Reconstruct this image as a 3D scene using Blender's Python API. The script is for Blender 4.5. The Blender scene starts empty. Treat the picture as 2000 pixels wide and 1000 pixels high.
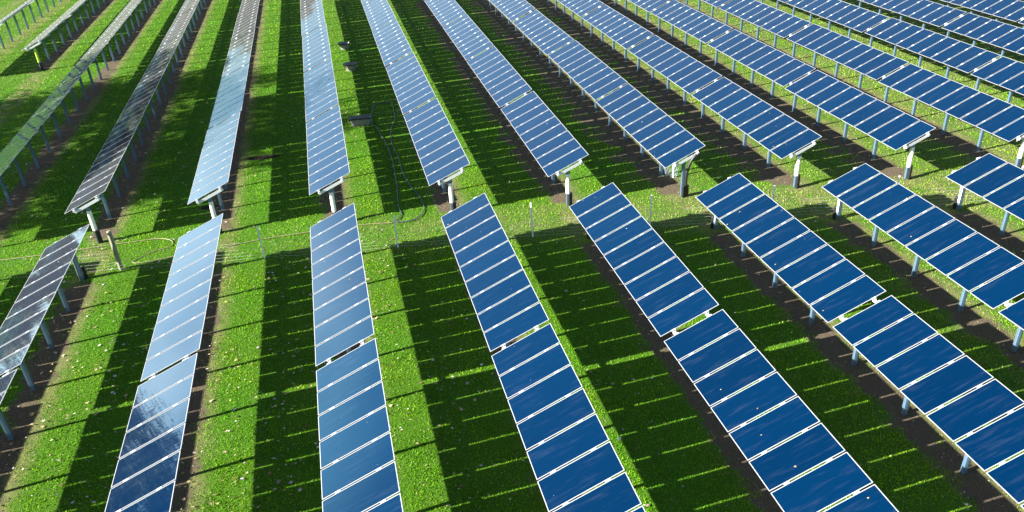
import bpy, math, random
import numpy as np
from mathutils import Vector, Matrix

# ------------------------------------------------------------------ settings
D = bpy.data
scene = bpy.context.scene
COL = scene.collection
PI = math.pi
PITCH = 5.0736          # distance between rows
TILT = 0.3999           # tilt of the tables
H = 1.9563              # height of the glass at the table's middle
STG = -0.8345           # each row starts this much nearer than the one on its left
FAR0 = 32.18            # near end of the far block (row 0)
NEAR0 = 29.09           # far end of the near block (row 0)
PERIOD = 9.52           # table + gap
MOD = 1.039              # module spacing along the row
BAY = 2.38              # post spacing
SUN_EL = math.radians(27.0)
SUN_AZ = math.radians(7.5)     # shadows run along +x, turned this much to +y

# ------------------------------------------------------------------ camera
cam_d = D.cameras.new('camera'); cam = D.objects.new('camera', cam_d); COL.objects.link(cam)
scene.camera = cam
cam_d.sensor_width = 36; cam_d.lens = 1554.49 / 2000 * 36
cam_d.clip_start = 0.1; cam_d.clip_end = 3000
p_, r_, y_ = 0.51968259, -0.0582661682, -0.20835333
cp, sp = math.cos(p_), math.sin(p_)
fw = Vector((0, cp, -sp)); up = Vector((0, sp, cp)); rt = Vector((1, 0, 0))
rt2 = math.cos(r_) * rt + math.sin(r_) * up; up2 = -math.sin(r_) * rt + math.cos(r_) * up
Z = Matrix.Rotation(y_, 3, 'Z')
rt2, up2, fw = Z @ rt2, Z @ up2, Z @ fw
CAMLOC = Vector((0.98055, 0, 15.791))
m = Matrix((rt2, up2, -fw)).transposed().to_4x4(); m.translation = CAMLOC
cam.matrix_world = m

def project(P):
    d = Vector(P) - CAMLOC
    z = d.dot(fw)
    if z < 0.5: return None
    return 1000 + 1554.49 * d.dot(rt2) / z, 500 - 1554.49 * d.dot(up2) / z

# ------------------------------------------------------------------ sky, sun, exposure
world = D.worlds.new('World'); scene.world = world; world.use_nodes = True
wn = world.node_tree.nodes; wl = world.node_tree.links
sky = wn.new('ShaderNodeTexSky'); sky.sky_type = 'NISHITA'; sky.sun_disc = False
sky.sun_elevation = SUN_EL
sundir = Vector((-math.cos(SUN_AZ) * math.cos(SUN_EL), -math.sin(SUN_AZ) * math.cos(SUN_EL), math.sin(SUN_EL)))
sky.sun_rotation = math.atan2(sundir.x, sundir.y)
sky.air_density = 1.0; sky.dust_density = 1.3; sky.ozone_density = 2.0
bg = wn['Background']; bg.inputs['Strength'].default_value = 0.050
# bright cirrus patch added to the unseen north-west sky to whiten the left rows' reflections
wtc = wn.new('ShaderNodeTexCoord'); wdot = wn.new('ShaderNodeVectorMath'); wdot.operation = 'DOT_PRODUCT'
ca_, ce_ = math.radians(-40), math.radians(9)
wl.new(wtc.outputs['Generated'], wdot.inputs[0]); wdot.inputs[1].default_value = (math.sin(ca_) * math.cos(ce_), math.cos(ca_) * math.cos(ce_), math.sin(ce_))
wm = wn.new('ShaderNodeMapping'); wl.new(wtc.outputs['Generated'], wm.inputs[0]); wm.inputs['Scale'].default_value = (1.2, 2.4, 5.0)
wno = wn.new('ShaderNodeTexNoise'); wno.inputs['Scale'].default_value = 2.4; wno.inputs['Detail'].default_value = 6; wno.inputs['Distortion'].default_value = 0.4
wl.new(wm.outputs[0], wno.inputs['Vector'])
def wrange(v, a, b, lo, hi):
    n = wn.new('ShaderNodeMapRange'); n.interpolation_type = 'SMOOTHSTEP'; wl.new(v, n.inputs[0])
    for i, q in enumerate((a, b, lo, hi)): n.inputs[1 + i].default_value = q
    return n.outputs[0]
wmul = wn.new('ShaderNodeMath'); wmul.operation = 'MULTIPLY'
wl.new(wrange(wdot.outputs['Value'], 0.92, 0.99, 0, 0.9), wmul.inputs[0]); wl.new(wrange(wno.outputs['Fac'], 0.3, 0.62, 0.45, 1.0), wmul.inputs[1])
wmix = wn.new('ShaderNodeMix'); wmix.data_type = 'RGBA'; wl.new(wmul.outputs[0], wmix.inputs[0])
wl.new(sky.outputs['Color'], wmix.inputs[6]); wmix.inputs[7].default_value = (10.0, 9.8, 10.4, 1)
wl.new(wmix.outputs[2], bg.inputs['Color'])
sd = D.lights.new('sun', 'SUN'); sun = D.objects.new('sun', sd); COL.objects.link(sun)
sd.energy = 5.0; sd.angle = math.radians(0.5); sd.color = (1.0, 0.95, 0.86)
sun.location = (-30, 0, 40)
sun.rotation_euler = (-sundir).to_track_quat('-Z', 'Y').to_euler()
vs = scene.view_settings
vs.view_transform = 'Standard'; vs.look = 'None'; vs.gamma = 1.0; vs.use_curve_mapping = False
vs.exposure = 2.22

# ------------------------------------------------------------------ materials
def mat(name):
    M = D.materials.new(name); M.use_nodes = True
    nt = M.node_tree
    return M, nt, nt.nodes, nt.links, nt.nodes['Principled BSDF']

def mixc(nt, fac, a, b):
    n = nt.nodes.new('ShaderNodeMix'); n.data_type = 'RGBA'
    for s, v in ((n.inputs[0], fac), (n.inputs[6], a), (n.inputs[7], b)):
        if hasattr(v, 'node'): nt.links.new(v, s)
        else: s.default_value = v if not isinstance(v, tuple) else (*v, 1)
    return n.outputs[2]

def noise(nt, scale, detail=4, vec=None, rough=0.55):
    n = nt.nodes.new('ShaderNodeTexNoise'); n.inputs['Scale'].default_value = scale
    n.inputs['Detail'].default_value = detail; n.inputs['Roughness'].default_value = rough
    if vec is not None: nt.links.new(vec, n.inputs['Vector'])
    return n.outputs['Fac']

def mth(nt, op, a, b=None, c=None):
    n = nt.nodes.new('ShaderNodeMath'); n.operation = op
    for i, v in enumerate((a, b, c)):
        if v is None: continue
        if hasattr(v, 'node'): nt.links.new(v, n.inputs[i])
        else: n.inputs[i].default_value = v
    return n.outputs[0]

def ramp(nt, v, a, b, lo=0.0, hi=1.0):
    n = nt.nodes.new('ShaderNodeMapRange'); n.interpolation_type = 'SMOOTHSTEP'
    nt.links.new(v, n.inputs[0])
    for i, x in enumerate((a, b, lo, hi)): n.inputs[1 + i].default_value = x
    return n.outputs[0]

def simple(name, col, rough=0.5, metal=0.0, var=0.15, scale=6.0):
    M, nt, N, L, B = mat(name)
    tc = N.new('ShaderNodeTexCoord')
    f = noise(nt, scale, 4, tc.outputs['Object'])
    dark = tuple(c * (1 - var) for c in col); lite = tuple(min(1, c * (1 + var)) for c in col)
    L.new(mixc(nt, f, dark, lite), B.inputs['Base Color'])
    B.inputs['Roughness'].default_value = rough; B.inputs['Metallic'].default_value = metal
    return M

# solar glass: dark blue film under glass, faint dust streaks, slightly wavy
GLASS, nt, N, L, B = mat('solar_glass')
tc = N.new('ShaderNodeTexCoord'); oi = N.new('ShaderNodeObjectInfo')
mp = N.new('ShaderNodeMapping'); L.new(tc.outputs['Object'], mp.inputs[0])
mp.inputs['Scale'].default_value = (0.6, 4.0, 1.0)
comb = N.new('ShaderNodeCombineXYZ'); L.new(mth(nt, 'MULTIPLY', oi.outputs['Random'], 57.0), comb.inputs[2])
L.new(comb.outputs[0], mp.inputs['Location'])
streak = noise(nt, 1.6, 7, mp.outputs[0], 0.65)
st = ramp(nt, streak, 0.50, 0.78)
base = mixc(nt, oi.outputs['Random'], (0.0000, 0.0090, 0.0320), (0.0000, 0.0112, 0.0390))
base = mixc(nt, mth(nt, 'MULTIPLY', st, 0.17), base, (0.05, 0.065, 0.11))
L.new(base, B.inputs['Base Color'])
B.inputs['Roughness'].default_value = 0.045
B.inputs['IOR'].default_value = 1.2
bump = N.new('ShaderNodeBump'); bump.inputs['Strength'].default_value = 0.35; bump.inputs['Distance'].default_value = 0.0022
L.new(noise(nt, 2.2, 2, mp.outputs[0]), bump.inputs['Height'])
L.new(bump.outputs[0], B.inputs['Normal'])
# anti-reflection glass: little mirror seen from above, strong mirror at a glancing angle
lw = N.new('ShaderNodeLayerWeight'); lw.inputs['Blend'].default_value = 0.5
gl = N.new('ShaderNodeBsdfGlossy'); gl.inputs['Roughness'].default_value = 0.012; gl.inputs['Color'].default_value = (0.50, 0.88, 1.0, 1)
L.new(bump.outputs[0], gl.inputs['Normal'])
L.new(mixc(nt, ramp(nt, lw.outputs['Facing'], 0.42, 0.60), (0.20, 0.78, 1.0), (0.54, 0.88, 1.0)), gl.inputs['Color'])
gf = mth(nt, 'MULTIPLY', mth(nt, 'POWER', lw.outputs['Facing'], 2.5), 0.95)
mx = N.new('ShaderNodeMixShader'); L.new(gf, mx.inputs[0]); L.new(B.outputs[0], mx.inputs[1]); L.new(gl.outputs[0], mx.inputs[2])
# thin dust film, more visible the flatter one looks along the glass; its grey also paints in the left rows' sheen
du = N.new('ShaderNodeBsdfDiffuse'); du.inputs['Color'].default_value = (0.105, 0.105, 0.090, 1)
mx2 = N.new('ShaderNodeMixShader'); L.new(mth(nt, 'MULTIPLY', mth(nt, 'POWER', lw.outputs['Facing'], 6.5), mth(nt, 'ADD', 1.0, mth(nt, 'MULTIPLY', st, 0.5))), mx2.inputs[0])
L.new(mx.outputs[0], mx2.inputs[1]); L.new(du.outputs[0], mx2.inputs[2])
L.new(mx2.outputs[0], N['Material Output'].inputs[0])

FRAME = simple('anodised_frame', (0.36, 0.37, 0.39), 0.42, 0.25, 0.05)
STEEL = simple('galvanised_steel', (0.14, 0.235, 0.335), 0.36, 0.50, 0.25, 9)
RAIL = simple('mill_aluminium', (0.76, 0.78, 0.80), 0.45, 0.3, 0.1)
WHITEP = simple('white_plastic', (0.78, 0.77, 0.70), 0.5, 0, 0.06)
LIME = simple('lime_plastic', (0.38, 0.55, 0.03), 0.5, 0, 0.1)
BLACKP = simple('black_plastic', (0.010, 0.0105, 0.012), 0.5, 0, 0.3, 12)
GREYP = simple('weathered_black_tub', (0.24, 0.235, 0.21), 0.6, 0, 0.3, 7)
WOOD = simple('weathered_wood', (0.22, 0.215, 0.15), 0.8, 0, 0.3, 5)
PALEPOST = simple('pale_fence_post', (0.78, 0.79, 0.82), 0.4, 0, 0.1)
WIRE = simple('fence_wire', (0.62, 0.63, 0.60), 0.5, 0.2, 0.1)
HOSE_D = simple('dark_hose_rubber', (0.055, 0.055, 0.10), 0.28, 0, 0.25)
HOSE_T = simple('tan_hose_rubber', (0.22, 0.19, 0.10), 0.5, 0, 0.25)
BARK = simple('bark', (0.16, 0.13, 0.10), 0.9, 0, 0.35, 3)

def leafmat(name, attr=True, trans=0.35, gloss=0.45):
    M, nt, N, L, B = mat(name)
    a = N.new('ShaderNodeVertexColor'); a.layer_name = 'tint'
    L.new(a.outputs[0], B.inputs['Base Color'])
    B.inputs['Roughness'].default_value = gloss
    B.inputs['Specular IOR Level'].default_value = 0.12
    t = N.new('ShaderNodeBsdfTranslucent'); L.new(a.outputs[0], t.inputs[0])
    mx = N.new('ShaderNodeMixShader'); mx.inputs[0].default_value = trans
    L.new(B.outputs[0], mx.inputs[1]); L.new(t.outputs[0], mx.inputs[2])
    L.new(mx.outputs[0], N['Material Output'].inputs[0])
    return M
BLADE = leafmat('grass_blades', trans=0.35, gloss=0.6)
LEAF = leafmat('dry_leaves', trans=0.2, gloss=0.4)
FOLIAGE = leafmat('tree_foliage', trans=0.45, gloss=0.6)

# ground: lawn, bare soil strips below the rows, dry grass beside them
GROUND, nt, N, L, B = mat('lawn_ground')
geo = N.new('ShaderNodeNewGeometry'); sep = N.new('ShaderNodeSeparateXYZ'); L.new(geo.outputs['Position'], sep.inputs[0])
X, Y = sep.outputs[0], sep.outputs[1]
pos = geo.outputs['Position']
n1 = noise(nt, 0.9, 6, pos, 0.7); n2 = noise(nt, 6.0, 5, pos, 0.7); n3 = noise(nt, 40.0, 4, pos, 0.7); n0 = noise(nt, 0.16, 3, pos)
xo = mth(nt, 'SUBTRACT', X, mth(nt, 'MULTIPLY', mth(nt, 'ROUND', mth(nt, 'DIVIDE', X, PITCH)), PITCH))
xo = mth(nt, 'ADD', xo, mth(nt, 'MULTIPLY', mth(nt, 'SUBTRACT', n1, 0.5), 1.5))
xo = mth(nt, 'ADD', xo, mth(nt, 'MULTIPLY', mth(nt, 'SUBTRACT', n2, 0.5), 0.35))
wide = mth(nt, 'MULTIPLY', mth(nt, 'MULTIPLY', ramp(nt, X, 2.0, 20.0), ramp(nt, Y, 22.0, 40.0)), mth(nt, 'MULTIPLY', ramp(nt, n1, 0.36, 0.6), 1.5))
xl = mth(nt, 'ADD', xo, wide)
strip = mth(nt, 'MULTIPLY', ramp(nt, xl, -0.62, -0.42), ramp(nt, xo, 0.36, 0.62, 1.0, 0.0))
dry = mth(nt, 'MULTIPLY', ramp(nt, xo, -0.8, -0.3), ramp(nt, xo, 0.7, 1.1, 1.0, 0.0))
v = mth(nt, 'ADD', Y, mth(nt, 'MULTIPLY', X, -STG / PITCH))
v = mth(nt, 'ADD', v, mth(nt, 'MULTIPLY', mth(nt, 'SUBTRACT', n2, 0.5), 1.0))
blk = mth(nt, 'MAXIMUM', ramp(nt, v, FAR0 + 0.15, FAR0 + 0.6), ramp(nt, v, NEAR0 - 0.7, NEAR0 - 0.2, 1.0, 0.0))
west = mth(nt, 'MAXIMUM', ramp(nt, X, -18.2, -17.5), ramp(nt, Y, 65.0, 66.0))
west2 = ramp(nt, X, -23.0, -22.0)
blk = mth(nt, 'MULTIPLY', mth(nt, 'MULTIPLY', blk, west), west2)
soil = mth(nt, 'MULTIPLY', strip, blk)
green = mixc(nt, ramp(nt, n3, 0.35, 0.65), (0.020, 0.060, 0.004), (0.080, 0.200, 0.010))
green = mixc(nt, mth(nt, 'MULTIPLY', ramp(nt, n2, 0.52, 0.75), 0.55), green, (0.085, 0.105, 0.030))
dryc = mixc(nt, ramp(nt, n3, 0.3, 0.7), (0.070, 0.072, 0.026), (0.24, 0.22, 0.10))
soilc = mixc(nt, ramp(nt, n3, 0.3, 0.7), (0.030, 0.023, 0.016), (0.175, 0.140, 0.092))
c = mixc(nt, mth(nt, 'MULTIPLY', dry, mth(nt, 'MULTIPLY', ramp(nt, n1, 0.35, 0.6), 0.8)), green, dryc)
far = mth(nt, 'MULTIPLY', ramp(nt, mth(nt, 'ADD', X, mth(nt, 'MULTIPLY', Y, 0.25)), 12, 45), ramp(nt, n1, 0.3, 0.62))
c = mixc(nt, mth(nt, 'MULTIPLY', far, 0.6), c, dryc)
lane = mth(nt, 'MULTIPLY', mth(nt, 'MULTIPLY', ramp(nt, v, NEAR0 - 0.6, NEAR0 + 0.6), ramp(nt, v, FAR0 - 0.4, FAR0 + 0.8, 1.0, 0.0)), ramp(nt, X, -6.0, 9.0))
c = mixc(nt, mth(nt, 'MULTIPLY', lane, mth(nt, 'ADD', 0.1, mth(nt, 'MULTIPLY', ramp(nt, n1, 0.38, 0.62), 0.4))), c, dryc)
tuft = mth(nt, 'MULTIPLY', ramp(nt, n2, 0.60, 0.68), 0.6)
c = mixc(nt, mth(nt, 'MULTIPLY', soil, mth(nt, 'SUBTRACT', 1.0, tuft)), c, soilc)
# worn muddy ruts
def rut(c, cx, cy, rx, ry, ang=0.0):
    ca, sa = math.cos(ang), math.sin(ang)
    dx = mth(nt, 'SUBTRACT', X, cx); dy = mth(nt, 'SUBTRACT', Y, cy)
    u = mth(nt, 'DIVIDE', mth(nt, 'ADD', mth(nt, 'MULTIPLY', dx, ca), mth(nt, 'MULTIPLY', dy, sa)), rx)
    w = mth(nt, 'DIVIDE', mth(nt, 'ADD', mth(nt, 'MULTIPLY', dx, -sa), mth(nt, 'MULTIPLY', dy, ca)), ry)
    d = mth(nt, 'SQRT', mth(nt, 'ADD', mth(nt, 'MULTIPLY', u, u), mth(nt, 'MULTIPLY', w, w)))
    d = mth(nt, 'ADD', d, mth(nt, 'MULTIPLY', mth(nt, 'SUBTRACT', n2, 0.5), 0.9))
    return mixc(nt, ramp(nt, d, 0.8, 1.1, 1.0, 0.0), c, (0.020, 0.015, 0.011))
RUTS = [(-3.4, 41.5, 1.0, 0.34, -0.1), (-5.7, 36.0, 0.42, 0.25, 0.0)]
for r in RUTS: c = rut(c, *r)
L.new(c, B.inputs['Base Color']); B.inputs['Roughness'].default_value = 0.95
B.inputs['Specular IOR Level'].default_value = 0.1
bm_ = N.new('ShaderNodeBump'); bm_.inputs['Distance'].default_value = 0.05; bm_.inputs['Strength'].default_value = 0.8
L.new(mth(nt, 'ADD', n3, mth(nt, 'MULTIPLY', n2, 1.5)), bm_.inputs['Height']); L.new(bm_.outputs[0], B.inputs['Normal'])

# ------------------------------------------------------------------ mesh helpers
class MB:
    def __init__(s): s.v = []; s.f = []
    def add(s, vs, fs):
        o = len(s.v); s.v += [tuple(v) for v in vs]; s.f += [tuple(i + o for i in f) for f in fs]
        return s
    def box(s, x0, x1, y0, y1, z0, z1, M=None):
        vs = [Vector((x, y, z)) for z in (z0, z1) for y in (y0, y1) for x in (x0, x1)]
        if M is not None: vs = [M @ v for v in vs]
        return s.add(vs, [(0, 2, 3, 1), (4, 5, 7, 6), (0, 1, 5, 4), (2, 6, 7, 3), (0, 4, 6, 2), (1, 3, 7, 5)])
    def prism(s, prof, z0, z1, M=None, top=None):
        """profile in xy extruded in z; closed polygon"""
        n = len(prof); top = top or prof
        vs = [Vector((x, y, z0)) for x, y in prof] + [Vector((x, y, z1)) for x, y in top]
        if M is not None: vs = [M @ v for v in vs]
        fs = [(i, (i + 1) % n, n + (i + 1) % n, n + i) for i in range(n)]
        fs += [tuple(reversed(range(n))), tuple(range(n, 2 * n))]
        return s.add(vs, fs)
    def tube(s, pts, r, n=8, caps=True):
        pts = [Vector(p) for p in pts]; rs = r if hasattr(r, '__len__') else [r] * len(pts)
        rings = []; prev = None
        for i, p in enumerate(pts):
            t = (pts[min(i + 1, len(pts) - 1)] - pts[max(i - 1, 0)]).normalized()
            if prev is None:
                a = t.orthogonal().normalized()
            else:
                a = (prev - t * prev.dot(t)).normalized()
            prev = a; b = t.cross(a)
            rings.append([p + (a * math.cos(k * 2 * PI / n) + b * math.sin(k * 2 * PI / n)) * rs[i] for k in range(n)])
        vs = [v for q in rings for v in q]; fs = []
        for i in range(len(pts) - 1):
            for k in range(n):
                k2 = (k + 1) % n
                fs.append((i * n + k, i * n + k2, (i + 1) * n + k2, (i + 1) * n + k))
        if caps:
            fs.append(tuple(reversed(range(n)))); fs.append(tuple(range((len(pts) - 1) * n, len(pts) * n)))
        return s.add(vs, fs)
    def mesh(s, name, material, smooth=False):
        me = D.meshes.new(name); me.from_pydata(s.v, [], s.f); me.materials.append(material)
        if smooth: me.shade_smooth()
        me.update(); return me

def obj(name, me, parent=None, loc=None, rot=None):
    o = D.objects.new(name, me); COL.objects.link(o)
    if parent: o.parent = parent
    if loc: o.location = loc
    if rot: o.rotation_euler = rot
    return o

def tag(o, label, cat, group=None, kind=None):
    if label: o['label'] = label
    if cat: o['category'] = cat
    if group: o['group'] = group
    if kind: o['kind'] = kind
    return o

def smooth_path(pts, sub=6):
    P = [Vector(p) for p in pts]; out = []
    for i in range(len(P) - 1):
        a, b, c, d = P[max(i - 1, 0)], P[i], P[i + 1], P[min(i + 2, len(P) - 1)]
        for k in range(sub):
            t = k / sub
            out.append(0.5 * ((2 * b) + (-a + c) * t + (2 * a - 5 * b + 4 * c - d) * t * t + (-a + 3 * b - 3 * c + d) * t ** 3))
    out.append(P[-1]); return out

def tri_mesh(name, V, F, colors, material):
    """V (n,3), F (m,k) arrays, colors per face (m,3)"""
    me = D.meshes.new(name); k = F.shape[1]
    me.vertices.add(len(V)); me.vertices.foreach_set('co', V.astype(np.float32).ravel())
    me.loops.add(F.size); me.loops.foreach_set('vertex_index', F.astype(np.int32).ravel())
    me.polygons.add(len(F)); me.polygons.foreach_set('loop_start', np.arange(0, F.size, k, dtype=np.int32))
    at = me.color_attributes.new('tint', 'FLOAT_COLOR', 'CORNER')
    cc = np.ones((F.size, 4), np.float32); cc[:, :3] = np.repeat(colors, k, axis=0)
    at.data.foreach_set('color', cc.ravel())
    me.materials.append(material); me.update(); me.validate(); return me

# ------------------------------------------------------------------ ground
g = MB(); g.add([(-900, -300, 0), (900, -300, 0), (900, 1500, 0), (-900, 1500, 0)], [(0, 1, 2, 3)])
gr = obj('ground', g.mesh('ground', GROUND)); tag(gr, None, None, kind='structure')

# ------------------------------------------------------------------ solar table
PW2 = 0.4940            # half width of a module
TW = 8 * MOD + 2 * PW2
HL = 1.0                 # half length of a module across the row
fwd_ = 0.018             # frame width
def panel_frame():
    b = MB(); hw = PW2; t = 0.014
    b.box(-HL, HL, -hw, -hw + fwd_, -t, 0.004); b.box(-HL, HL, hw - fwd_, hw, -t, 0.004)
    b.box(-HL, -HL + fwd_, -hw + fwd_, hw - fwd_, -t, 0.004); b.box(HL - fwd_, HL, -hw + fwd_, hw - fwd_, -t, 0.004)
    return b.mesh('frame', FRAME)
def panel_glass():
    b = MB(); hw = PW2
    b.box(-HL + fwd_, HL - fwd_, -hw + fwd_, hw - fwd_, -0.008, 0.0)
    return b.mesh('glass', GLASS)
ME_FRAME, ME_GLASS = panel_frame(), panel_glass()
ROT = Matrix.Rotation(-TILT, 4, 'Y')
def purlin_mesh(s, with_clamps):
    b = MB()
    # hat profile, runs along y in table space; slightly longer than the modules so it bridges the gap
    y0, y1 = -0.13, TW + 0.145
    for (x0, x1, z0, z1) in ((-0.03, 0.03, -0.050, -0.037), (-0.03, -0.018, -0.10, -0.050), (0.018, 0.03, -0.10, -0.050),
                             (-0.055, -0.03, -0.10, -0.09), (0.03, 0.055, -0.10, -0.09)):
        b.box(s + x0, s + x1, y0, y1, z0, z1)
    if with_clamps:
        for i in range(10): clamp(b, s, i)
    return b.mesh('purlin', RAIL)
def clamp(b, s, i):
    y = i * MOD - (MOD / 2 - PW2)
    if i == 0: y = -0.016
    if i == 9: y = TW + 0.016
    b.box(s - 0.075, s + 0.075, y - 0.034, y + 0.034, 0.006, 0.014)
    b.box(s - 0.028, s + 0.028, y - 0.013, y + 0.013, -0.037, 0.006)
    if i in (0, 9):   # end clamp foot reaching down to the purlin
        sg = -1 if i == 0 else 1
        b.box(s - 0.06, s + 0.06, y + sg * 0.013, y + sg * 0.05, -0.036, -0.026)
def rafter_mesh():
    b = MB()   # C channel under the purlins, runs across the row
    b.box(-0.63, 0.63, -0.028, -0.022, -0.225, -0.102)
    b.box(-0.63, 0.63, -0.022, 0.030, -0.108, -0.102)
    b.box(-0.63, 0.63, -0.022, 0.030, -0.225, -0.219)
    for s in (-0.56, 0.56):
        b.box(s - 0.05, s + 0.05, -0.034, -0.0285, -0.185, -0.06)
    return b.mesh('rafter', RAIL)
def post_mesh():
    # sigma-like section: web towards -x, open to +x, lips and a mid groove
    t = 0.006; X0, X1, w = -0.07, 0.07, 0.05
    prof = [(X0, -w), (X1, -w), (X1, -w + 0.022), (X1 - t, -w + 0.022), (X1 - t, -w + t), (X0 + t, -w + t),
            (X0 + t, -0.016), (X0 + 0.020, -0.010), (X0 + 0.020, 0.010), (X0 + t, 0.016),
            (X0 + t, w - t), (X1 - t, w - t), (X1 - t, w - 0.022), (X1, w - 0.022), (X1, w), (X0, w),
            (X0, 0.020), (X0 + 0.014, 0.013), (X0 + 0.014, -0.013), (X0, -0.020)]
    b = MB(); b.prism(prof, -0.25, H - 0.20)
    # stiffening ribs on the sides
    for y in (-w - 0.004, w):
        b.box(-0.03, -0.012, y, y + 0.004, -0.2, H - 0.24); b.box(0.012, 0.03, y, y + 0.004, -0.2, H - 0.24)
    # head plates
    b.box(-0.09, 0.09, -0.062, -0.0545, H - 0.40, H - 0.155)
    return b.mesh('post', STEEL)
ME_POST, ME_RAFTER = post_mesh(), rafter_mesh()
ME_PUR = {(s, c): purlin_mesh(s, c) for s in (-0.56, 0.56) for c in (False, True)}
ME_CLAMP = {}
for s in (-0.56, 0.56):
    for i in (0, 1, 9):
        b = MB(); clamp(b, s, i)
        ME_CLAMP[(s, i)] = b.mesh('clamp', FRAME)

def make_table(detailed, ymir):
    """detailed: clamps as objects. ymir False: y0 end is the camera end. posts start at the block's open end."""
    root = D.objects.new('solar_table', None); COL.objects.link(root)
    root.empty_display_size = 0.3
    for i in range(9):
        p = obj('solar_panel', ME_FRAME, root, (0, PW2 + i * MOD, H), (0, -TILT, 0))
        obj('glass', ME_GLASS, p)
    for s in (-0.56, 0.56):
        q = obj('purlin', ME_PUR[(s, not detailed)], root, (0, 0, H), (0, -TILT, 0))
        if detailed:
            for i in range(10):
                cme = ME_CLAMP[(s, 0 if i == 0 else 9 if i == 9 else 1)]
                obj('clamp', cme, q, (0, (i - 1) * MOD if 0 < i < 9 else 0, 0))
    for i in range(4):
        y = 0.12 + i * BAY
        if ymir: y = TW - y
        obj('post', ME_POST, root, (0, y, 0))
        obj('rafter', ME_RAFTER, root, (0, y - 0.085, H), (0, -TILT, 0))
    return root

rng = random.Random(4)
def copy_tree(o, parent=None):
    c = o.copy(); COL.objects.link(c); c.parent = parent
    for ch in kids[o]:
        copy_tree(ch, c)
    return c

protos = {('far', True): make_table(True, False), ('far', False): make_table(False, False), ('near', True): make_table(True, True)}
kids = {o: [] for o in D.objects}
for o in D.objects:
    if o.parent: kids[o.parent].append(o)
used = set()
def place_table(kind, det, x, y):
    P = protos[(kind, det)]
    if (kind, det) in used: o = copy_tree(P)
    else: used.add((kind, det)); o = P
    o.location = (x + rng.gauss(0, 0.012), y, rng.gauss(0, 0.007))
    # mounting tolerance: every module lies a hair differently, as its reflections show
    o.rotation_euler = (rng.gauss(0, 0.0012), rng.gauss(0, 0.004), rng.gauss(0, 0.0008))
    return o
ORD = ['nearest', 'second', 'third', 'fourth', 'fifth', 'sixth', 'seventh', 'eighth', 'ninth', 'tenth', 'eleventh', 'twelfth', 'thirteenth',
       'fourteenth', 'fifteenth', 'sixteenth', 'seventeenth', 'eighteenth', 'nineteenth', 'twentieth']
ROWORD = ['first'] + ORD[1:]
def look(k):
    return ('grey green' if k <= -3 else 'dark grey' if k == -2 else 'silvery' if k == -1 else 'pale blue' if k == 0 else 'light blue' if k == 1 else
            'mid blue' if k == 2 else 'deep blue')
def visible(x, y0, y1, mx=40, my=25):
    for y in np.linspace(y0, y1, 7):
        for s in (-1, 1):
            q = project((x + s * math.cos(TILT), y, H + s * math.sin(TILT)))
            if q and -mx < q[0] < 2000 + mx and -my < q[1] < 1000 + my: return True
        q = project((x, y, 0.8))
        if q and -mx < q[0] < 2000 + mx and -my < q[1] < 1000 + my: return True
    return False
tables = []
KMIN = -5
for k in range(KMIN, 14):
    y = FAR0 + STG * k
    if k == -4: y = 65.45
    if k == -5: y = 64.6
    n = 0
    for gi in range(12):
        y0 = y + gi * PERIOD
        if y0 > 150: break
        if not visible(k * PITCH, y0, y0 + TW):
            continue
        d = math.hypot(k * PITCH - 1, y0)
        o = place_table('far', d < 48, k * PITCH, y0)
        t = f"{look(k)} solar table, {ORD[n]} from camera in {ROWORD[k - KMIN]} row from left past fence"
        tag(o, t, 'solar table', 'solar tables in the long rows beyond the wire fence'); n += 1
        tables.append(o)
for k in range(-3, 7):
    n = 0
    yN = NEAR0 + STG * k
    for gi in range(2):
        y0 = yN - TW - gi * PERIOD
        vis = visible(k * PITCH, y0, y0 + TW)
        if not vis and not (k == -3): continue
        o = place_table('near', True, k * PITCH, y0)
        if k == -3: t = f"solar table outside the left edge, {'farther' if gi == 0 else 'nearer'} one, shading the grass"
        else: t = f"{look(k)} solar table {'touching the fence strip' if gi == 0 else 'nearest the camera'} in {ROWORD[k + 2]} foreground row from left"
        tag(o, t, 'solar table', 'solar tables in the foreground rows')
        tables.append(o)
for t in tables:
    for ch in t.children:
        if ch.name.startswith('solar_panel'):
            ch.rotation_euler = (rng.gauss(0, 0.0022), -TILT + rng.gauss(0, 0.0022), rng.gauss(0, 0.0012))

# ------------------------------------------------------------------ row-end conduits, covers, corrugated hose (things fixed to end posts)
def corrugated(b, path, r, pitch=0.035, n=10):
    P = smooth_path(path, 24)
    acc = 0; rs = []; pts = []
    # resample evenly
    L_ = [0]
    for i in range(1, len(P)): L_.append(L_[-1] + (P[i] - P[i - 1]).length)
    tot = L_[-1]; m_ = max(4, int(tot / (pitch / 2)))
    j = 0
    for q in range(m_ + 1):
        s = tot * q / m_
        while j < len(P) - 2 and L_[j + 1] < s: j += 1
        u = (s - L_[j]) / max(1e-6, L_[j + 1] - L_[j])
        pts.append(P[j].lerp(P[j + 1], min(1, u))); rs.append(r * (1.0 if q % 2 else 0.88))
    b.tube(pts, rs, n)
def rounded(r, n=14, sx=1, sy=1, cx=0, cy=0):
    return [(cx + r * sx * math.cos(2 * PI * i / n), cy + r * sy * math.sin(2 * PI * i / n)) for i in range(n)]
farends = {-4: 65.45}
for k in (-2, -1, 0, 1, 2, 4, 5, 6): farends[k] = FAR0 + STG * k
ROWN = {k: ROWORD[k - KMIN] for k in range(KMIN, 14)}
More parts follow.
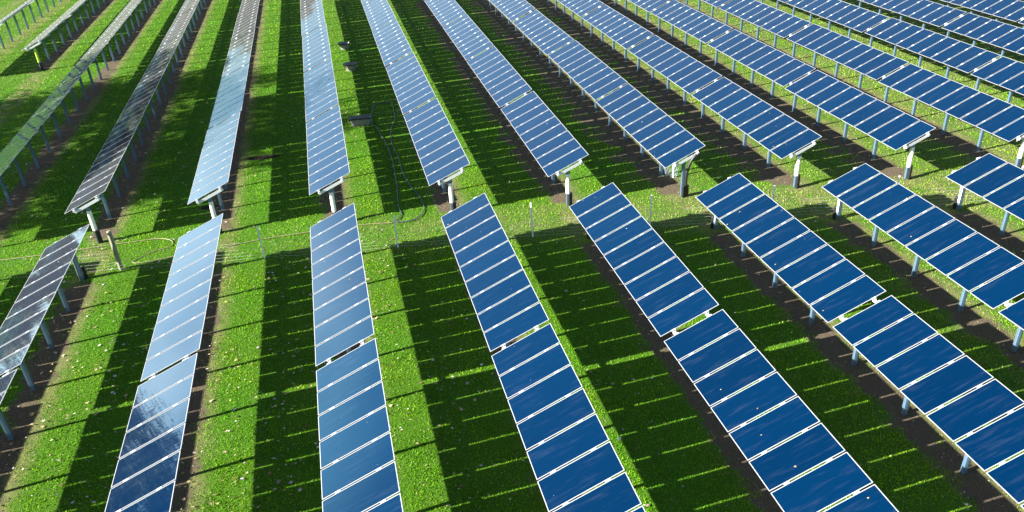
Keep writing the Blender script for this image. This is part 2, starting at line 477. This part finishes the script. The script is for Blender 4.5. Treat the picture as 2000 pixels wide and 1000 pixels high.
for k, ye in farends.items():
    py = ye + 0.12; px = k * PITCH
    c = MB()
    if k == -4: c.prism(rounded(0.095), 0.62, 1.60)
    else: c.prism(rounded(0.095, sy=1.05), 0.60, 1.52)
    col = LIME if k == -4 else WHITEP
    o = obj('post_cover_or_sunlit_face', c.mesh('post_cover_or_sunlit_face', col, False)); o.location = (px, py, 0)
    tag(o, f"{'lime green' if k == -4 else 'white'} tubular cover around the end post of {ROWN[k]} row past fence", 'post cover', 'covers on the end posts beyond the fence')
    for j, (dx, dy, hh) in enumerate(((0.03, -0.125, 0.60), (0.125, -0.06, 0.64))):
        b = MB(); corrugated(b, [(dx, dy, -0.1), (dx, dy, 0.2), (dx, dy, hh * 0.8), (dx - 0.005, dy + 0.01, hh)], 0.055)
        o = obj('cable_conduit', b.mesh('cable_conduit', BLACKP, True)); o.location = (px, py, 0)
        tag(o, f"black cable conduit, {'left' if j == 0 else 'right'} of two at end post of {ROWN[k]} row past fence", 'conduit', 'black conduits at the end posts')
for k in range(-2, 6):
    py = NEAR0 + STG * k - 0.12; px = k * PITCH
    b = MB(); s = 0.14 if k == -2 else -0.10
    corrugated(b, [(s, 0.12, -0.1), (s, 0.12, 0.2), (s, 0.12, 0.42), (s, 0.11, 0.55)], 0.07)
    o = obj('cable_conduit', b.mesh('cable_conduit', BLACKP, True)); o.location = (px, py, 0)
    tag(o, f"short black conduit beside the fence-side end post of {ROWORD[k + 2]} foreground row from left", 'conduit', 'short conduits at the foreground end posts')
    c = MB(); c.box(-0.085, -0.0735, -0.058, 0.058, 0.35 if k > -2 else 0.0, 1.60)  # leftmost row: cover; other rows: white added to paint the post's sunlit face
    o = obj('post_cover_or_sunlit_face', c.mesh('post_cover_or_sunlit_face', WHITEP)); o.location = (px, py, 0)
    tag(o, f"pale cover/sunlit-face strip on the fence-side end post of {ROWORD[k + 2]} foreground row from left", 'post cover', 'cover and sunlit-face strips on the foreground end posts')
k = 3; px = k * PITCH; py = FAR0 + STG * k + 0.12
b = MB()
corrugated(b, [(0.10, -0.07, -0.1), (0.10, -0.08, 0.3), (0.10, -0.09, 0.8), (0.12, -0.10, 1.2), (0.24, -0.11, 1.62), (0.42, -0.12, 1.88), (0.66, -0.12, 2.03)], 0.072)
o = obj('corrugated_hose', b.mesh('corrugated_hose', BLACKP, True)); o.location = (px, py, 0)
tag(o, 'thick black corrugated hose curving up the end post to the panel corner', 'cable hose')
for dx, dy in ((-0.02, -0.13), (0.20, -0.10)):
    b = MB(); corrugated(b, [(dx, dy, -0.1), (dx, dy, 0.2), (dx, dy, 0.4), (dx, dy, 0.56)], 0.055)
    o = obj('cable_conduit', b.mesh('cable_conduit', BLACKP, True)); o.location = (px, py, 0)
    tag(o, f"short black conduit {'left' if dx < 0 else 'right'} of the thick corrugated hose at its post", 'conduit', 'black conduits at the end posts')
# wire mesh guard and its white stake
b = MB(); cx_, cy_ = px + 0.36, py + 2.05
rings = 5; seg = 10
pt = lambda i, j: (cx_ + (0.24 + 0.12 * (i / rings)) * math.cos(2 * PI * (j + 0.5 * (i % 2)) / seg), cy_ + (0.24 + 0.12 * (i / rings)) * math.sin(2 * PI * (j + 0.5 * (i % 2)) / seg), 0.02 + 0.62 * i / rings)
for i in range(rings):
    for j in range(seg):
        b.tube([pt(i, j), pt(i + 1, j if i % 2 == 0 else j + 1)], 0.0022, 3, False)
        b.tube([pt(i, j), pt(i + 1, j - 1 if i % 2 == 0 else j)], 0.0022, 3, False)
        if i in (0,): b.tube([pt(i, j), pt(i, j + 1)], 0.0022, 3, False)
o = obj('wire_mesh_guard', b.mesh('wire_mesh_guard', STEEL)); tag(o, 'flared wire mesh guard on the ground below the deep blue panel end', 'wire guard')
b = MB(); b.prism(rounded(0.045, 10), -0.1, 0.75, Matrix.Translation((cx_ + 0.08, cy_ - 0.05, 0)))
o = obj('white_stake', b.mesh('white_stake', WHITEP)); tag(o, 'white round stake standing inside the wire mesh guard', 'stake')

# ------------------------------------------------------------------ tubs and trough
def tub(name, loc, L_, W_, Hh, taper, chamf, rz, label, cat, group=None):
    root = D.objects.new(name, None); COL.objects.link(root); root.location = loc; root.rotation_euler = (0, 0, rz)
    def prof(l, w, c):
        l /= 2; w /= 2
        pts = []
        for sx, sy, order in ((1, 1, 0), (-1, 1, 1), (-1, -1, 0), (1, -1, 1)):
            a = (sx * l, sy * (w - c)); a2 = (sx * (l - c * 0.3), sy * (w - c * 0.3)); a3 = (sx * (l - c), sy * w)
            pts += [a, a2, a3] if order == 0 else [a3, a2, a]
        return pts
    T = 0.02
    out_b, out_t = prof(L_ * taper, W_ * taper, chamf), prof(L_, W_, chamf)
    in_b, in_t = prof(L_ * taper - 2 * T, W_ * taper - 2 * T, chamf * 0.9), prof(L_ - 2 * T, W_ - 2 * T, chamf * 0.9)
    n = len(out_b); vs = []
    for pr, z in ((out_b, 0), (out_t, Hh), (in_t, Hh), (in_b, 0.03)): vs += [(x, y, z) for x, y in pr]
    fs = [tuple(reversed(range(n)))]
    for r in range(3):
        fs += [(r * n + i, r * n + (i + 1) % n, (r + 1) * n + (i + 1) % n, (r + 1) * n + i) for i in range(n)]
    fs.append(tuple(range(3 * n, 4 * n)))
    b = MB(); b.add(vs, fs)
    # ribs on the outside
    obj('tub_body', b.mesh('tub_body', GREYP), root)
    b = MB(); ro, ri = prof(L_ + 0.08, W_ + 0.08, chamf * 1.1), prof(L_ + 0.002, W_ + 0.002, chamf)
    vs = []
    for pr, z in ((ri, Hh - 0.05), (ro, Hh - 0.05), (ro, Hh + 0.012), (ri, Hh + 0.012)): vs += [(x, y, z) for x, y in pr]
    fs = []
    for r in range(4):
        r2 = (r + 1) % 4
        fs += [(r * n + i, r * n + (i + 1) % n, r2 * n + (i + 1) % n, r2 * n + i) for i in range(n)]
    b.add(vs, fs); obj('rim', b.mesh('rim', BLACKP), root)
    tag(root, label, cat, group); return root
tub('feed_tub', (2.02, 61.9, 0), 0.86, 0.72, 0.46, 0.68, 0.24, -0.17, 'farther black octagonal tub standing on the sunlit grass strip', 'tub', 'black tubs on the grass')
tub('feed_tub', (2.12, 55.95, 0), 0.90, 0.76, 0.48, 0.68, 0.25, -0.2, 'middle black octagonal tub standing at the edge of the panel shadow', 'tub', 'black tubs on the grass')
tub('water_trough', (2.0, 44.65, 0), 1.24, 0.56, 0.44, 0.80, 0.06, -0.13, 'long rectangular black trough with the hose lying beside it', 'trough')

# ------------------------------------------------------------------ hoses
P1 = [(2.62, 44.75), (2.57, 44.33), (2.79, 43.54), (2.92, 42.4), (3.03, 41.31), (3.14, 38.85), (3.06, 36.49), (2.96, 34.66), (2.82, 33.26), (2.85, 32.27), (2.70, 31.79), (2.47, 31.50)]
P2 = [(2.47, 31.50), (2.96, 31.34), (3.41, 31.44), (3.79, 31.94), (3.93, 32.59), (3.88, 33.74), (3.69, 34.7), (3.46, 36.67), (3.47, 38.73), (3.37, 41.02), (3.44, 42.2), (3.62, 43.4), (3.93, 44.6), (4.02, 45.96), (4.08, 47.11), (3.99, 47.74), (3.47, 47.95), (3.04, 47.72), (2.85, 46.91), (2.66, 45.6), (2.62, 44.75)]
b = MB(); b.tube(smooth_path([(x, y, 0.055) for x, y in P2] + [(x, y, 0.055) for x, y in P1[1:]], 6), 0.022, 6)
o = obj('water_hose', b.mesh('water_hose', HOSE_D, True)); tag(o, 'dark purple hose looping over the grass from the trough to the fence', 'hose')
P3 = [(2.40, 31.48), (1.8, 31.6), (0.92, 31.74), (-0.41, 31.77), (-1.28, 31.8), (-3.0, 31.8), (-4.06, 31.69), (-5.0, 31.54), (-6.64, 31.45), (-7.6, 31.34), (-8.14, 31.33), (-8.36, 31.48), (-8.30, 31.66), (-7.66, 32.18), (-7.06, 32.38), (-6.93, 32.68), (-7.08, 33.05), (-7.61, 33.36), (-8.67, 33.42), (-9.93, 33.45), (-10.95, 33.42), (-13.5, 33.5), (-16, 33.8)]
b = MB(); b.tube(smooth_path([(x, y, 0.035) for x, y in P3], 6), 0.017, 6)
o = obj('water_hose', b.mesh('water_hose', HOSE_T, True)); tag(o, 'tan hose snaking along the fence line with a loop near the wooden post', 'hose')

# ------------------------------------------------------------------ fence
froot = D.objects.new('wire_fence', None); COL.objects.link(froot); froot.location = (-8.74, 31.05, 0)
fy = lambda x: 31.05 - 0.1645 * (x + 8.74) - 0.05
rel = lambda x, z: (x + 8.74, fy(x) - 31.05, z)
b = MB(); b.prism(rounded(0.095, 8), -0.3, 1.72); b.prism(rounded(0.095, 8), 1.72, 1.78, top=rounded(0.06, 8))
obj('wooden_post', b.mesh('wooden_post', WOOD), froot)
posts_x = [-3.02, 2.36, 7.89, 12.73, 17.8, 23.0, 28.2]
for i, x in enumerate(posts_x):
    hgt = [1.5, 1.48, 1.58, 1.5, 1.5, 1.5, 1.5][i]
    b = MB(); q = rel(x, 0); lean = [(-0.02, 0), (0.02, 0.02), (-0.03, 0), (0.03, 0), (0, 0), (0, 0), (0, 0)][i]
    b.tube([(q[0], q[1], -0.1), (q[0] + lean[0], q[1] + lean[1], hgt)], 0.032, 6)
    obj('fence_post', b.mesh('fence_post', PALEPOST), froot)
xs = [-19.0, -14.0] + [-8.74] + posts_x
r2 = random.Random(3)
for z in (0.10, 0.24, 0.38, 0.54, 0.70, 0.84):
    pts = []
    for i in range(len(xs) - 1):
        for k in range(8):
            t = k / 8; x = xs[i] + (xs[i + 1] - xs[i]) * t
            pts.append(rel(x, z - 0.045 * math.sin(PI * t) * (1 + 0.5 * r2.random()) - (0.0)))
    pts.append(rel(xs[-1], z))
    pts = [(p[0], p[1] - 0.035, p[2]) for p in pts]
    b = MB(); b.tube(pts, 0.0026, 4); obj('wire', b.mesh('wire', WIRE), froot)
tag(froot, 'thin wire fence on pale posts with a thick wooden post at left', 'fence')

# ------------------------------------------------------------------ grass blades
R = np.random.default_rng(11)
cxy = np.array([CAMLOC.x, 0.0])
def vnoise(x, y, s, seed):
    """cheap value noise"""
    q = np.random.default_rng(seed).random((64, 64)); x = x / s; y = y / s
    i = np.floor(x).astype(int); j = np.floor(y).astype(int); fx = x - i; fy_ = y - j
    fx = fx * fx * (3 - 2 * fx); fy_ = fy_ * fy_ * (3 - 2 * fy_)
    g_ = lambda a, b_: q[a % 64, b_ % 64]
    return (g_(i, j) * (1 - fx) + g_(i + 1, j) * fx) * (1 - fy_) + (g_(i, j + 1) * (1 - fx) + g_(i + 1, j + 1) * fx) * fy_
def sample_band(r0, r1, dens):
    a0, a1 = math.radians(-34), math.radians(60)      # azimuth range, clockwise from +y
    n = int((a1 - a0) * (r1 * r1 - r0 * r0) / 2 * dens)
    r = np.sqrt(R.random(n) * (r1 * r1 - r0 * r0) + r0 * r0); a = a0 + R.random(n) * (a1 - a0)
    return cxy[0] + r * np.sin(a), r * np.cos(a)
def soilmask(x, y):
    xo = x - np.round(x / PITCH) * PITCH + (vnoise(x, y, 1.1, 5) - 0.5) * 0.8 + (vnoise(x, y, 0.25, 6) - 0.5) * 0.4
    v = y - STG / PITCH * x + (vnoise(x, y, 0.5, 7) - 0.5) * 0.6
    blk = (v > FAR0 + 0.3) | (v < NEAR0 - 0.35)
    blk &= ((x > -18) | (y > 65.5)) & (x > -22.5)
    wide = np.clip((x - 2) / 18, 0, 1) * np.clip((y - 22) / 18, 0, 1) * np.clip(vnoise(x, y, 1.0, 15) * 2.2 - 0.4, 0, 1) * 1.5
    s = blk & (xo > -0.52 - wide) & (xo < 0.50)
    for (a, b_, rx, ry, an) in RUTS:
        s |= ((x - a) / rx) ** 2 + ((y - b_) / ry) ** 2 < 0.9
    return s, xo, blk
allx, ally, allsc = [], [], []
for r0, r1, dens, sc in ((9, 20, 560, 1.0), (20, 30, 420, 1.1), (30, 42, 230, 1.35), (42, 60, 110, 1.8), (60, 85, 48, 2.4), (85, 120, 20, 3.2)):
    x, y = sample_band(r0, r1, dens); allx.append(x); ally.append(y); allsc.append(np.full(len(x), sc))
x, y, sc = map(np.concatenate, (allx, ally, allsc))
s, xo, blk = soilmask(x, y)
keep = ~s | (R.random(len(x)) < 0.02 + 0.35 * np.clip(vnoise(x, y, 0.45, 8) * 3 - 2.1, 0, 1))
keep &= R.random(len(x)) < 0.55 + 0.6 * vnoise(x, y, 0.35, 9)
x, y, sc, s, xo, blk = (q[keep] for q in (x, y, sc, s, xo, blk))
n = len(x)
hgt = (0.022 + 0.036 * R.random(n)) * (0.7 + 0.7 * vnoise(x, y, 0.5, 12)) * (1 + 0.25 * (sc - 1))
dryz = (xo > 0.45) & (xo < 0.9) & blk
hgt[dryz | s] *= 0.6
wid = (0.012 + 0.009 * R.random(n)) * sc
az = R.random(n) * 2 * PI; ln = (0.2 + 0.9 * R.random(n)) * hgt; la = R.random(n) * 2 * PI
V = np.empty((n, 3, 3))
V[:, 0] = np.c_[x - np.cos(az) * wid, y - np.sin(az) * wid, np.full(n, -0.005)]
V[:, 1] = np.c_[x + np.cos(az) * wid, y + np.sin(az) * wid, np.full(n, -0.005)]
V[:, 2] = np.c_[x + np.cos(la) * ln, y + np.sin(la) * ln, hgt]
F = np.arange(3 * n).reshape(n, 3)
gA, gB, gC = np.array([0.062, 0.200, 0.003]), np.array([0.180, 0.430, 0.006]), np.array([0.30, 0.29, 0.115])
t = np.clip(R.random(n) * 0.7 + 0.5 * vnoise(x, y, 0.8, 21) - 0.1, 0, 1)[:, None]
colr = gA * (1 - t) + gB * t
patch = vnoise(x, y, 2.1, 71) * 0.6 + vnoise(x, y, 0.7, 72) * 0.4
colr = colr * (0.78 + 0.45 * patch)[:, None]; colr[:, 0] *= 0.75 + 0.7 * vnoise(x, y, 1.6, 73)
dryp = 0.03 + 0.22 * np.clip(vnoise(x, y, 1.0, 81) * 2.5 - 1.7, 0, 1) + 0.25 * ((x < -20) & (y > 62)) + 0.05 * (vnoise(x, y, 2.5, 31)) + 0.30 * np.clip((x + 0.25 * y - 12) / 34, 0, 1) * (0.4 + 1.1 * vnoise(x, y, 1.7, 33)) + 0.42 * dryz * (vnoise(x, y, 1.3, 35) + 0.1)
vv = y - STG / PITCH * x
lane_ = (vv > NEAR0 - 0.3) & (vv < FAR0 + 0.4)
dryp = dryp + lane_ * np.clip((x + 6) / 15, 0, 1) * (0.04 + 0.36 * vnoise(x, y, 1.1, 51))
isd = R.random(n) < dryp
colr[isd] = gC * (0.6 + 0.7 * R.random((isd.sum(), 1)))
go = obj('grass', tri_mesh('grass', V.reshape(-1, 3), F, colr, BLADE)); tag(go, 'short green grass covering the field between the rows', 'grass', kind='stuff')

# ------------------------------------------------------------------ fallen leaves
def leaf_shape():
    # five lobed leaf outline, unit size
    pts = []
    for i, (a, r) in enumerate([(-90, 0.28), (-60, 0.55), (-35, 0.30), (-5, 0.85), (20, 0.42), (50, 0.92), (70, 0.45), (90, 1.1), (110, 0.45), (130, 0.92), (160, 0.42), (185, 0.85), (215, 0.30), (240, 0.55)]):
        pts.append((r * math.cos(math.radians(a)), r * math.sin(math.radians(a))))
    return np.array(pts)
LS = leaf_shape()
def leaf_field(name, px_, py_, pz_, size, basis=None, flat=0.35):
    n = len(px_); k = len(LS)
    V = np.empty((n, k + 1, 3)); cols = np.empty((n, k, 3))
    for i in range(n):
        a = R.random() * 2 * PI; c_, s_ = math.cos(a), math.sin(a)
        q = LS * size[i] * (0.8 + 0.4 * R.random((k, 1)))
        u = q[:, 0] * c_ - q[:, 1] * s_; w = q[:, 0] * s_ + q[:, 1] * c_
        w = w * (0.55 + 0.45 * R.random())
        tx, ty = (R.random(2) - 0.5) * 2 * flat
        curl = (u * u + w * w) / size[i] * (R.random() - 0.3) * (0.9 if flat > 0.1 else 0.2)
        z = u * tx + w * ty + curl
        if flat < 0.1: z = np.abs(z)
        loc = np.c_[u, w, z]; loc = np.vstack([loc, [[0, 0, 0 if flat > 0.1 else 0.002]]])
        if basis is not None: loc = loc @ basis.T
        V[i] = loc + np.array([px_[i], py_[i], pz_[i]])
        rr = R.random()
        base = np.array([0.42, 0.33, 0.19]) if rr < 0.45 else np.array([0.55, 0.50, 0.40]) if rr < 0.72 else np.array([0.20, 0.12, 0.06]) if rr < 0.9 else np.array([0.42, 0.40, 0.10])
        if rr > 0.94: base = np.array([0.7, 0.72, 0.75])
        cols[i] = base * (0.7 + 0.5 * R.random())
    F = np.empty((n, k, 3), int)
    for j in range(k):
        F[:, j, 0] = np.arange(n) * (k + 1) + j; F[:, j, 1] = np.arange(n) * (k + 1) + (j + 1) % k; F[:, j, 2] = np.arange(n) * (k + 1) + k
    return tri_mesh(name, V.reshape(-1, 3), F.reshape(-1, 3), cols.reshape(-1, 3), LEAF)
lx, ly = [], []
def leafzone(r0, r1, dens):
    x, y = sample_band(r0, r1, dens)
    keep = R.random(len(x)) < np.clip(1.05 - (x + 4) / 15, 0.10, 1) * np.clip(vnoise(x, y, 1.3, 41) * 2.2 - 0.45, 0.04, 1.3)
    lx.append(x[keep]); ly.append(y[keep])
leafzone(9, 30, 11.0); leafzone(30, 50, 5.5); leafzone(50, 90, 1.6)
lx, ly = np.concatenate(lx), np.concatenate(ly); nl = len(lx)
sz = 0.026 + 0.075 * R.random(nl) ** 2.4
o = obj('fallen_leaves', leaf_field('fallen_leaves', lx, ly, 0.03 + 0.035 * R.random(nl), sz)); tag(o, 'dry tan and brown leaves scattered over the grass', 'leaves', kind='stuff')
# clods and crumbs of earth on the bare strips
x, y = [], []
for r0, r1, dens in ((9, 26, 210), (26, 42, 90), (42, 62, 30)):
    a_, b_ = sample_band(r0, r1, dens); x.append(a_); y.append(b_)
x, y = np.concatenate(x), np.concatenate(y)
sm, _, _ = soilmask(x, y); sm &= R.random(len(x)) < 0.25 + vnoise(x, y, 0.6, 61)
x, y = x[sm], y[sm]; nc = len(x)
sc_ = (0.008 + 0.030 * R.random(nc) ** 3)[:, None]
T4 = np.array([[1, 0, -.2], [-.5, .87, -.2], [-.5, -.87, -.2], [0, 0, 0.9]])
V = np.empty((nc, 4, 3)); ra_ = R.random(nc) * 2 * PI
for j in range(4):
    u, w = T4[j, 0] * (0.6 + 0.8 * R.random(nc)), T4[j, 1] * (0.6 + 0.8 * R.random(nc))
    V[:, j] = np.c_[u * np.cos(ra_) - w * np.sin(ra_), u * np.sin(ra_) + w * np.cos(ra_), np.full(nc, T4[j, 2])] * sc_ + np.c_[x, y, np.zeros(nc)]
Fc = (np.array([[0, 1, 3], [1, 2, 3], [2, 0, 3]])[None] + 4 * np.arange(nc)[:, None, None]).reshape(-1, 3)
cc_ = np.array([0.13, 0.105, 0.08]) * (0.3 + 1.2 * R.random((nc, 1))); cc_[R.random(nc) < 0.06] = (0.42, 0.40, 0.36)
o = obj('earth_clods', tri_mesh('earth_clods', V.reshape(-1, 3), Fc, np.repeat(cc_, 3, 0), LEAF)); tag(o, 'crumbs of brown earth on the bare strips under the rows', 'earth', kind='stuff')
# leaves lying on the modules
px_, py_, pz_ = [], [], []
for t in tables:
    dcam = math.hypot(t.location.x - 1, t.location.y)
    for q in range(R.poisson(7 if dcam < 35 else 2)):
        s_ = (R.random() - 0.5) * 1.9; yy = R.random() * TW
        px_.append(t.location.x + s_ * math.cos(TILT)); py_.append(t.location.y + yy); pz_.append(H + s_ * math.sin(TILT) + 0.012)
basis = np.array(Matrix.Rotation(-TILT, 3, 'Y'))
o = obj('leaves_on_panels', leaf_field('leaves_on_panels', px_, py_, pz_, 0.012 + 0.035 * R.random(len(px_)) ** 2, basis, 0.08)); tag(o, 'small dry leaves and droppings lying on the blue panels', 'leaves', kind='stuff')

# ------------------------------------------------------------------ trees west of the field (they shade it and mirror in the panels)
def tree(name, x, y, h, rad, seed, label, ncl=210, per=95, base_z=0.28, lift=0.0):
    rr = np.random.default_rng(seed); root = D.objects.new(name, None); COL.objects.link(root); root.location = (x, y, 0)
    b = MB(); rnd = random.Random(seed)
    trunk = [(0, 0, -0.2), (0.1, 0.05, h * 0.15), (0.2, -0.1, h * 0.35), (0.1, 0.1, h * 0.6), (0, 0, h * 0.85)]
    P = smooth_path(trunk, 4); b.tube(P, [0.42 * (1 - 0.88 * i / (len(P) - 1)) for i in range(len(P))], 8)
    ends = []
    for i in range(22):
        z0 = h * (0.22 + 0.58 * i / 22); a = rnd.random() * 6.28; L_ = rad * (0.55 + 0.4 * rnd.random()) * (1.15 - 0.55 * i / 22)
        p0 = Vector((0.12, 0, z0)); p3 = Vector((math.cos(a) * L_, math.sin(a) * L_, z0 + L_ * (0.45 + 0.3 * rnd.random())))
        p1 = p0.lerp(p3, 0.4) + Vector((rnd.uniform(-.4, .4), rnd.uniform(-.4, .4), -0.2)); p2 = p0.lerp(p3, 0.75) + Vector((rnd.uniform(-.3, .3), rnd.uniform(-.3, .3), 0.1))
        PP = smooth_path([p0, p1, p2, p3], 4); r0 = 0.14 * (1 - 0.5 * i / 22)
        b.tube(PP, [r0 * (1 - 0.85 * q / (len(PP) - 1)) for q in range(len(PP))], 5)
        ends += [p2, p3, p1.lerp(p2, .6)]
    obj('trunk', b.mesh('trunk', BARK, True), root)
    cl = []
    for i in range(ncl):
        if i < len(ends): c0 = np.array(ends[i]) + rr.normal(0, 0.3, 3)
        else:
            while True:
                q = rr.uniform(-1, 1, 3)
                if 0.25 < (q ** 2).sum() < 1: break
            c0 = np.array([q[0] * rad, q[1] * rad, h * (base_z + 0.98) / 2 + q[2] * h * (0.98 - base_z) / 2])
        cl.append(c0)
    cl = np.array(cl); m_ = len(cl) * per
    cc = np.repeat(cl, per, 0); sg = np.repeat(0.35 + 0.45 * rr.random(len(cl)), per)[:, None]
    ctr = cc + rr.normal(0, 1, (m_, 3)) * sg * np.array([1, 1, 0.7])
    d1 = rr.normal(0, 1, (m_, 3)); d1 /= np.linalg.norm(d1, axis=1)[:, None]; d2 = np.cross(d1, rr.normal(0, 1, (m_, 3))); d2 /= np.linalg.norm(d2, axis=1)[:, None]
    l_ = (0.10 + 0.10 * rr.random(m_))[:, None]
    V = np.stack([ctr - d1 * l_, ctr + d2 * l_ * 0.6, ctr + d1 * l_, ctr - d2 * l_ * 0.6], 1)
    tint = np.repeat(rr.random(len(cl)), per)[:, None]
    col = np.array([0.12, 0.115, 0.05]) * (1 - tint) + np.array([0.26, 0.19, 0.10]) * tint
    col = col * (0.7 + 0.6 * rr.random((m_, 1)))
    obj('crown', tri_mesh('crown', V.reshape(-1, 3), np.arange(4 * m_).reshape(-1, 4), col, FOLIAGE), root)
    tag(root, label, 'tree', 'tall trees west of the field'); return root
tree('broadleaf_tree', -35.5, 38.6, 16.8, 5.4, 1, 'tall autumn tree outside the left edge, nearest the camera, mirrored in the panels')
tree('broadleaf_tree', -35, 43.2, 20.2, 6.0, 2, 'tallest autumn tree outside the left edge, shading the rows past the fence')
tree('broadleaf_tree', -37, 52.6, 17.5, 5.2, 3, 'tall autumn tree outside the left edge, farthest from the camera')

# distant wood beyond the field: one mass
rr = np.random.default_rng(77); Vs = []; Cs = []
spots = [(x_, 175 + 14 * math.sin(x_ * 0.07) + rr.uniform(-6, 6)) for x_ in np.arange(-120, 60, 5.0)]
spots += [(-118 + rr.uniform(-6, 6), y__) for y__ in np.arange(5, 175, 5.5)]
for (x_, y__) in spots:
    hh = rr.uniform(10, 16) if y__ > 120 else rr.uniform(15, 24); ra = rr.uniform(4, 6); nn = 1500
    q = rr.normal(0, 1, (nn, 3)); q /= np.linalg.norm(q, axis=1)[:, None]; q *= (0.6 + 0.45 * rr.random(nn) ** 0.5)[:, None]
    ctr = np.c_[x_ + q[:, 0] * ra, y__ + q[:, 1] * ra, hh * 0.52 + q[:, 2] * hh * 0.5]
    d1 = rr.normal(0, 1, (nn, 3)); d1 /= np.linalg.norm(d1, axis=1)[:, None]; d2 = np.cross(d1, rr.normal(0, 1, (nn, 3))); d2 /= np.linalg.norm(d2, axis=1)[:, None]
    l_ = (0.6 + 0.6 * rr.random(nn))[:, None]
    Vs.append(np.stack([ctr - d1 * l_, ctr + d2 * l_ * 0.7, ctr + d1 * l_, ctr - d2 * l_ * 0.7], 1).reshape(-1, 3))
    c0 = np.array([0.14, 0.14, 0.07]) if rr.random() < 0.5 else np.array([0.23, 0.19, 0.13])
    Cs.append(c0 * (0.7 + 0.6 * rr.random((nn, 1))))
Vs = np.concatenate(Vs); Cs = np.concatenate(Cs)
o = obj('distant_wood', tri_mesh('distant_wood', Vs, np.arange(len(Vs)).reshape(-1, 4), Cs, FOLIAGE)); tag(o, 'olive and brown wood along the far edges of the field', 'wood', kind='stuff')
print('tables', len(tables), 'blades', n, 'leaves', nl)
